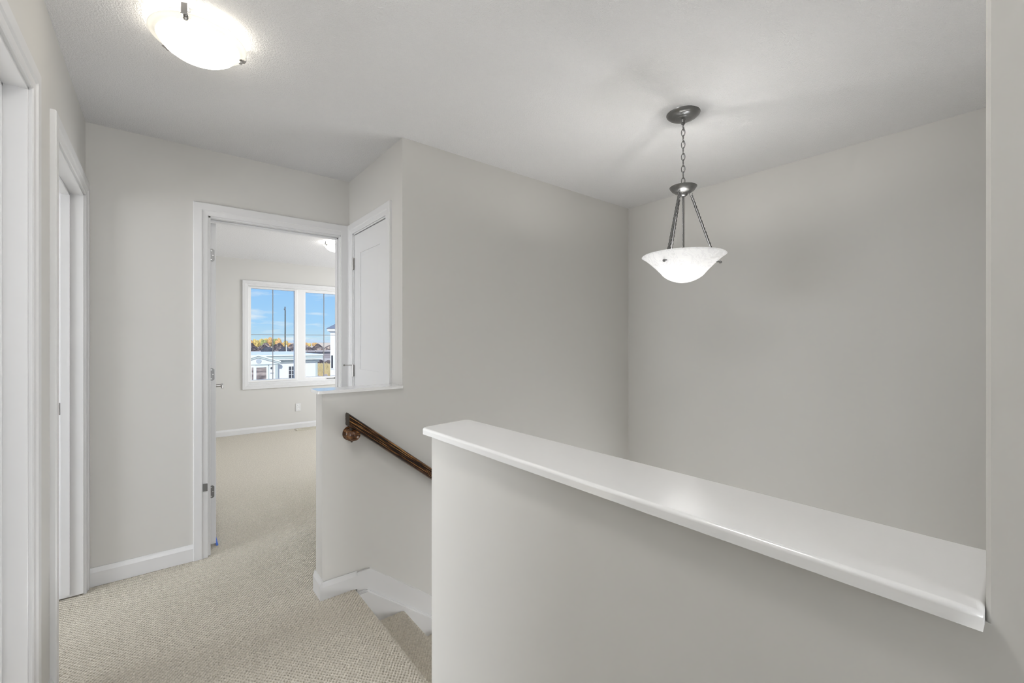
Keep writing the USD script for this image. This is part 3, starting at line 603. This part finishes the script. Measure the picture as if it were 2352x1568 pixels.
for i in range(3):
    for j in range(2):
        x = (.05 if i == 0 else 2.6 * i + .4); w_ = .10 if i == 0 else 1.1; z0 = 2.97 if j else .4
        fr = hobj('window_frame', box(x - .02, x + w_ + .05, -.04, .02, z0 - .06, z0 + (.80 if i == 0 else 1.4)), SIDING)
        hobj('pane', box(x, x + w_, -.06, -.03, z0, z0 + (.72 if i == 0 else 1.3)), DARKGLASS, fr)
up_ = thing('utility_pole', (12.105, 60, GZ), 'tall thin wooden pole standing behind the low white building', 'pole')
obj('pole', rod((12.105, 60, GZ), (12.105, 60, 5.6), .085, 12, .055), paint('pole_wood', (.07, .06, .05), .9), up_)
obj('pole_top', cat_(box(11.98, 12.10, 59.95, 60.05, 5.22, 5.40, .02), rod((12.1, 60, 5.2), (12.1, 60, 5.62), .07)), paint('pole_fitting', (.14, .15, .17), .6), up_)
WHITEUPRIGHT = paint('upright_white', (.85, .85, .85), .5)
obj('white_upright', rod((12.55, 61.5, GZ), (12.55, 61.5, .85), .05, 10), WHITEUPRIGHT, label='thin white post just right of the tall pole', cat='upright')  # thin white vertical line beside the pole
DIRT = mat('dark_dirt', {'g': ('geometry', {}), 'n': ('noise_texture', {'scale': .8, 'detail': 6.0}), 'r': ('rgb_ramp', {'ramp': [(.40, (.05, .042, .055)), (.54, (.13, .10, .10)), (.70, (.34, .27, .22))]}), 'p': ('principled_bsdf', {'roughness': 1.0, 'specular_ior_level': 0.0})},
    [('g.position', 'n.vector'), ('n.fac', 'r.fac'), ('r.color', 'p.base_color')])
DIRT2 = mat('brown_dirt', {'g': ('geometry', {}), 'n': ('noise_texture', {'scale': .9, 'detail': 6.0}), 'r': ('rgb_ramp', {'ramp': [(.36, (.10, .075, .08)), (.52, (.26, .20, .18)), (.66, (.55, .44, .36))]}), 'p': ('principled_bsdf', {'roughness': 1.0, 'specular_ior_level': 0.0})},
    [('g.position', 'n.vector'), ('n.fac', 'r.fac'), ('r.color', 'p.base_color')])
GRAVEL = paint('dark_gravel', (.075, .08, .105), 1.0, 0, spec=0)
def mound(x, y, rx, ry, h, m, label, group):
    s = trimesh.creation.icosphere(4, 1.0); v = s.vertices.copy(); v = v[:, :]
    nn = meshkit.fbm(v * 2.2 + np.array([x, y, 0]) * .37, 4, 5)[:, None]; v = v * (.72 + .6 * nn)
    v[:, 2] = np.sign(v[:, 2]) * np.abs(v[:, 2]) ** 1.25
    v = v * np.array([rx, ry, h]); v += np.array([x, y, GZ])
    obj('dirt_mound', (v, s.faces), m, None, True, label, 'dirt mound', group)
ORD = 'first second third fourth fifth sixth seventh eighth ninth tenth eleventh'.split()
GM = 'dirt mounds across the building site'
for row, (y, x0, n_, st_, rx) in enumerate(((264, 37, 7, 6.7, 2.8), (250, 34, 7, 6.5, 2.7), (236, 33.5, 7, 6.3, 2.6))):
    for k in range(n_):
        mx = x0 + st_ * k; lab = f"dark dirt mound beyond the white building, {ORD[k]} from the left in the {('back', 'middle', 'front')[row]} row"
        mound(mx + rng.uniform(-.2, .2), y + rng.uniform(-1, 1), rx, 2.6, ((3.2, 2.5, 1.7)[row] + rng.uniform(-.5, .4)) * (.8 if mx > 58 else 1), DIRT2 if (k + row) % 3 == 1 else DIRT, lab.replace('dark dirt', 'brown dirt') if (k + row) % 3 == 1 else lab, GM)
mound(37.4, 221, 2.6, 2.5, 1.9, GRAVEL, 'blue black gravel pile left of the window bar in the left sash', None)
mound(44.5, 221, 2.6, 2.5, 1.7, GRAVEL, 'blue black gravel pile between the window bar and the tall pole', None)
# autumn trees
LEAFC = {k: mat('leaves_' + k, {'g': ('geometry', {}), 'n': ('noise_texture', {'scale': 1.6, 'detail': 4.0}), 'r': ('rgb_ramp', {'ramp': [(.35, tuple(.55 * c_ for c_ in col)), (.62, col)]}), 'p': ('principled_bsdf', {'roughness': .9, 'specular_ior_level': .1})},
    [('g.position', 'n.vector'), ('n.fac', 'r.fac'), ('r.color', 'p.base_color')]) for k, col in dict(yellow=(.85, .62, .20), gold=(.85, .50, .20), green=(.42, .44, .16)).items()}
BARK = paint('bark', (.12, .09, .07), .9)
def tree(x, y, h, w, key, label, group):
    t = thing('tree', (x, y, GZ), label, 'tree', group)
    obj('trunk', rod((x, y, GZ), (x, y, GZ + h * .5), .16, 8, .1), BARK, t)
    parts = []
    for i in range(7):
        s = trimesh.creation.icosphere(3, 1.0); v = s.vertices * (.75 + .5 * meshkit.fbm(s.vertices * 2.6 + 11.0 * i + x, 3, 2)[:, None])
        a_, rr = rng.uniform(0, 6.28), rng.uniform(.2, .6) * w
        parts.append((v * np.array([w * .62, w * .62, h * .27]) + np.array([x + rr * math.cos(a_), y + rr * math.sin(a_), GZ + h * rng.uniform(.42, .76)]), s.faces))
    obj('crown', cat_(*parts), LEAFC[key], t, smooth=True)
for row in range(4):
    seen = -1
    for k in range(11):
        x = 40.5 + 4.0 * k + 1.0 * (0, 2, 1, 3)[row] + rng.uniform(-.12, .12); key = ('yellow', 'gold', 'yellow', 'gold', 'green')[(2 * k + 3 * row) % 5]
        if x > 63 and (k + row) % 4: continue
        seen = seen + 1; lab = f"{dict(yellow='yellow', gold='orange', green='dull green')[key]} tree beyond the mounds, {ORD[seen]} from the left in row {('one', 'two', 'three', 'four')[row]} from the front"
        tree(x, 300 + 7 * row, (6.6 if x < 60 else 4.6) + rng.uniform(-1.3, .4), rng.uniform(1.36, 1.5), key, lab, 'autumn trees beyond the mounds')
struct('field', prism([(335, GZ - .1), (955, GZ - .1), (955, -1.4), (335, GZ + .05)], 'yz', -400, 800), paint('pale_field', (.80, .62, .46), 1.0, 0, spec=0), 'pale tan field stretching behind the trees to the horizon', 'field')
tx = np.linspace(-150, 480, 300); th = 5.7 + 2.2 * meshkit.noise(np.stack([tx * .02, 0 * tx, 0 * tx], 1), 1) + 1.2 * meshkit.noise(np.stack([tx * .15, 0 * tx, 0 * tx], 1), 2)
poly = [(tx[0], GZ)] + [(a, GZ + b) for a, b in zip(tx, th)] + [(tx[-1], GZ)]
obj('distant_woods', prism(poly[::-1], 'xz', 956, 975), paint('haze_tinted_woods', (.42, .52, .60), 1.0, 0, spec=0), label='hazy blue grey woods along the horizon', cat='woods', kind='stuff')  # distance haze is mixed into this flat woods colour
fx = thing('silt_fence', (45, 168, GZ), 'low black silt fence crossing the bare ground right of the white building', 'fence')
obj('fabric', box(36, 55, 167.95, 168.05, GZ, GZ + .75), GRAVEL, fx)
for k in range(8): obj('stake', box(36 + 2.6 * k, 36.12 + 2.6 * k, 167.8, 167.92, GZ, GZ + 1.0), BARK, fx)
gv, gf = [], []
for k in range(1500):
    x, y = rng.uniform(16, 30), rng.uniform(57, 88); hh = rng.uniform(.25, .6)
    for j in range(3):
        a = rng.uniform(0, 6.28); n0 = len(gv)
        gv += [(x - .16 * math.cos(a), y - .16 * math.sin(a), GZ), (x + .16 * math.cos(a), y + .16 * math.sin(a), GZ), (x + .1 * math.sin(a), y, GZ + hh)]; gf.append((n0, n0 + 1, n0 + 2))
obj('dry_grass', (np.array(gv), np.array(gf)), paint('straw', (.62, .50, .26), .9, 0, spec=0), label='yellow dry grass growing right of the white building', cat='grass', kind='stuff')
for k in range(4):
    mound(rng.uniform(23.5, 27.5), 92 + 3 * k, 1.3, 1.0, .7, DIRT, f'low brown heap of rubble beyond the dry grass, {ORD[k]} nearest', 'small heaps beyond the dry grass')
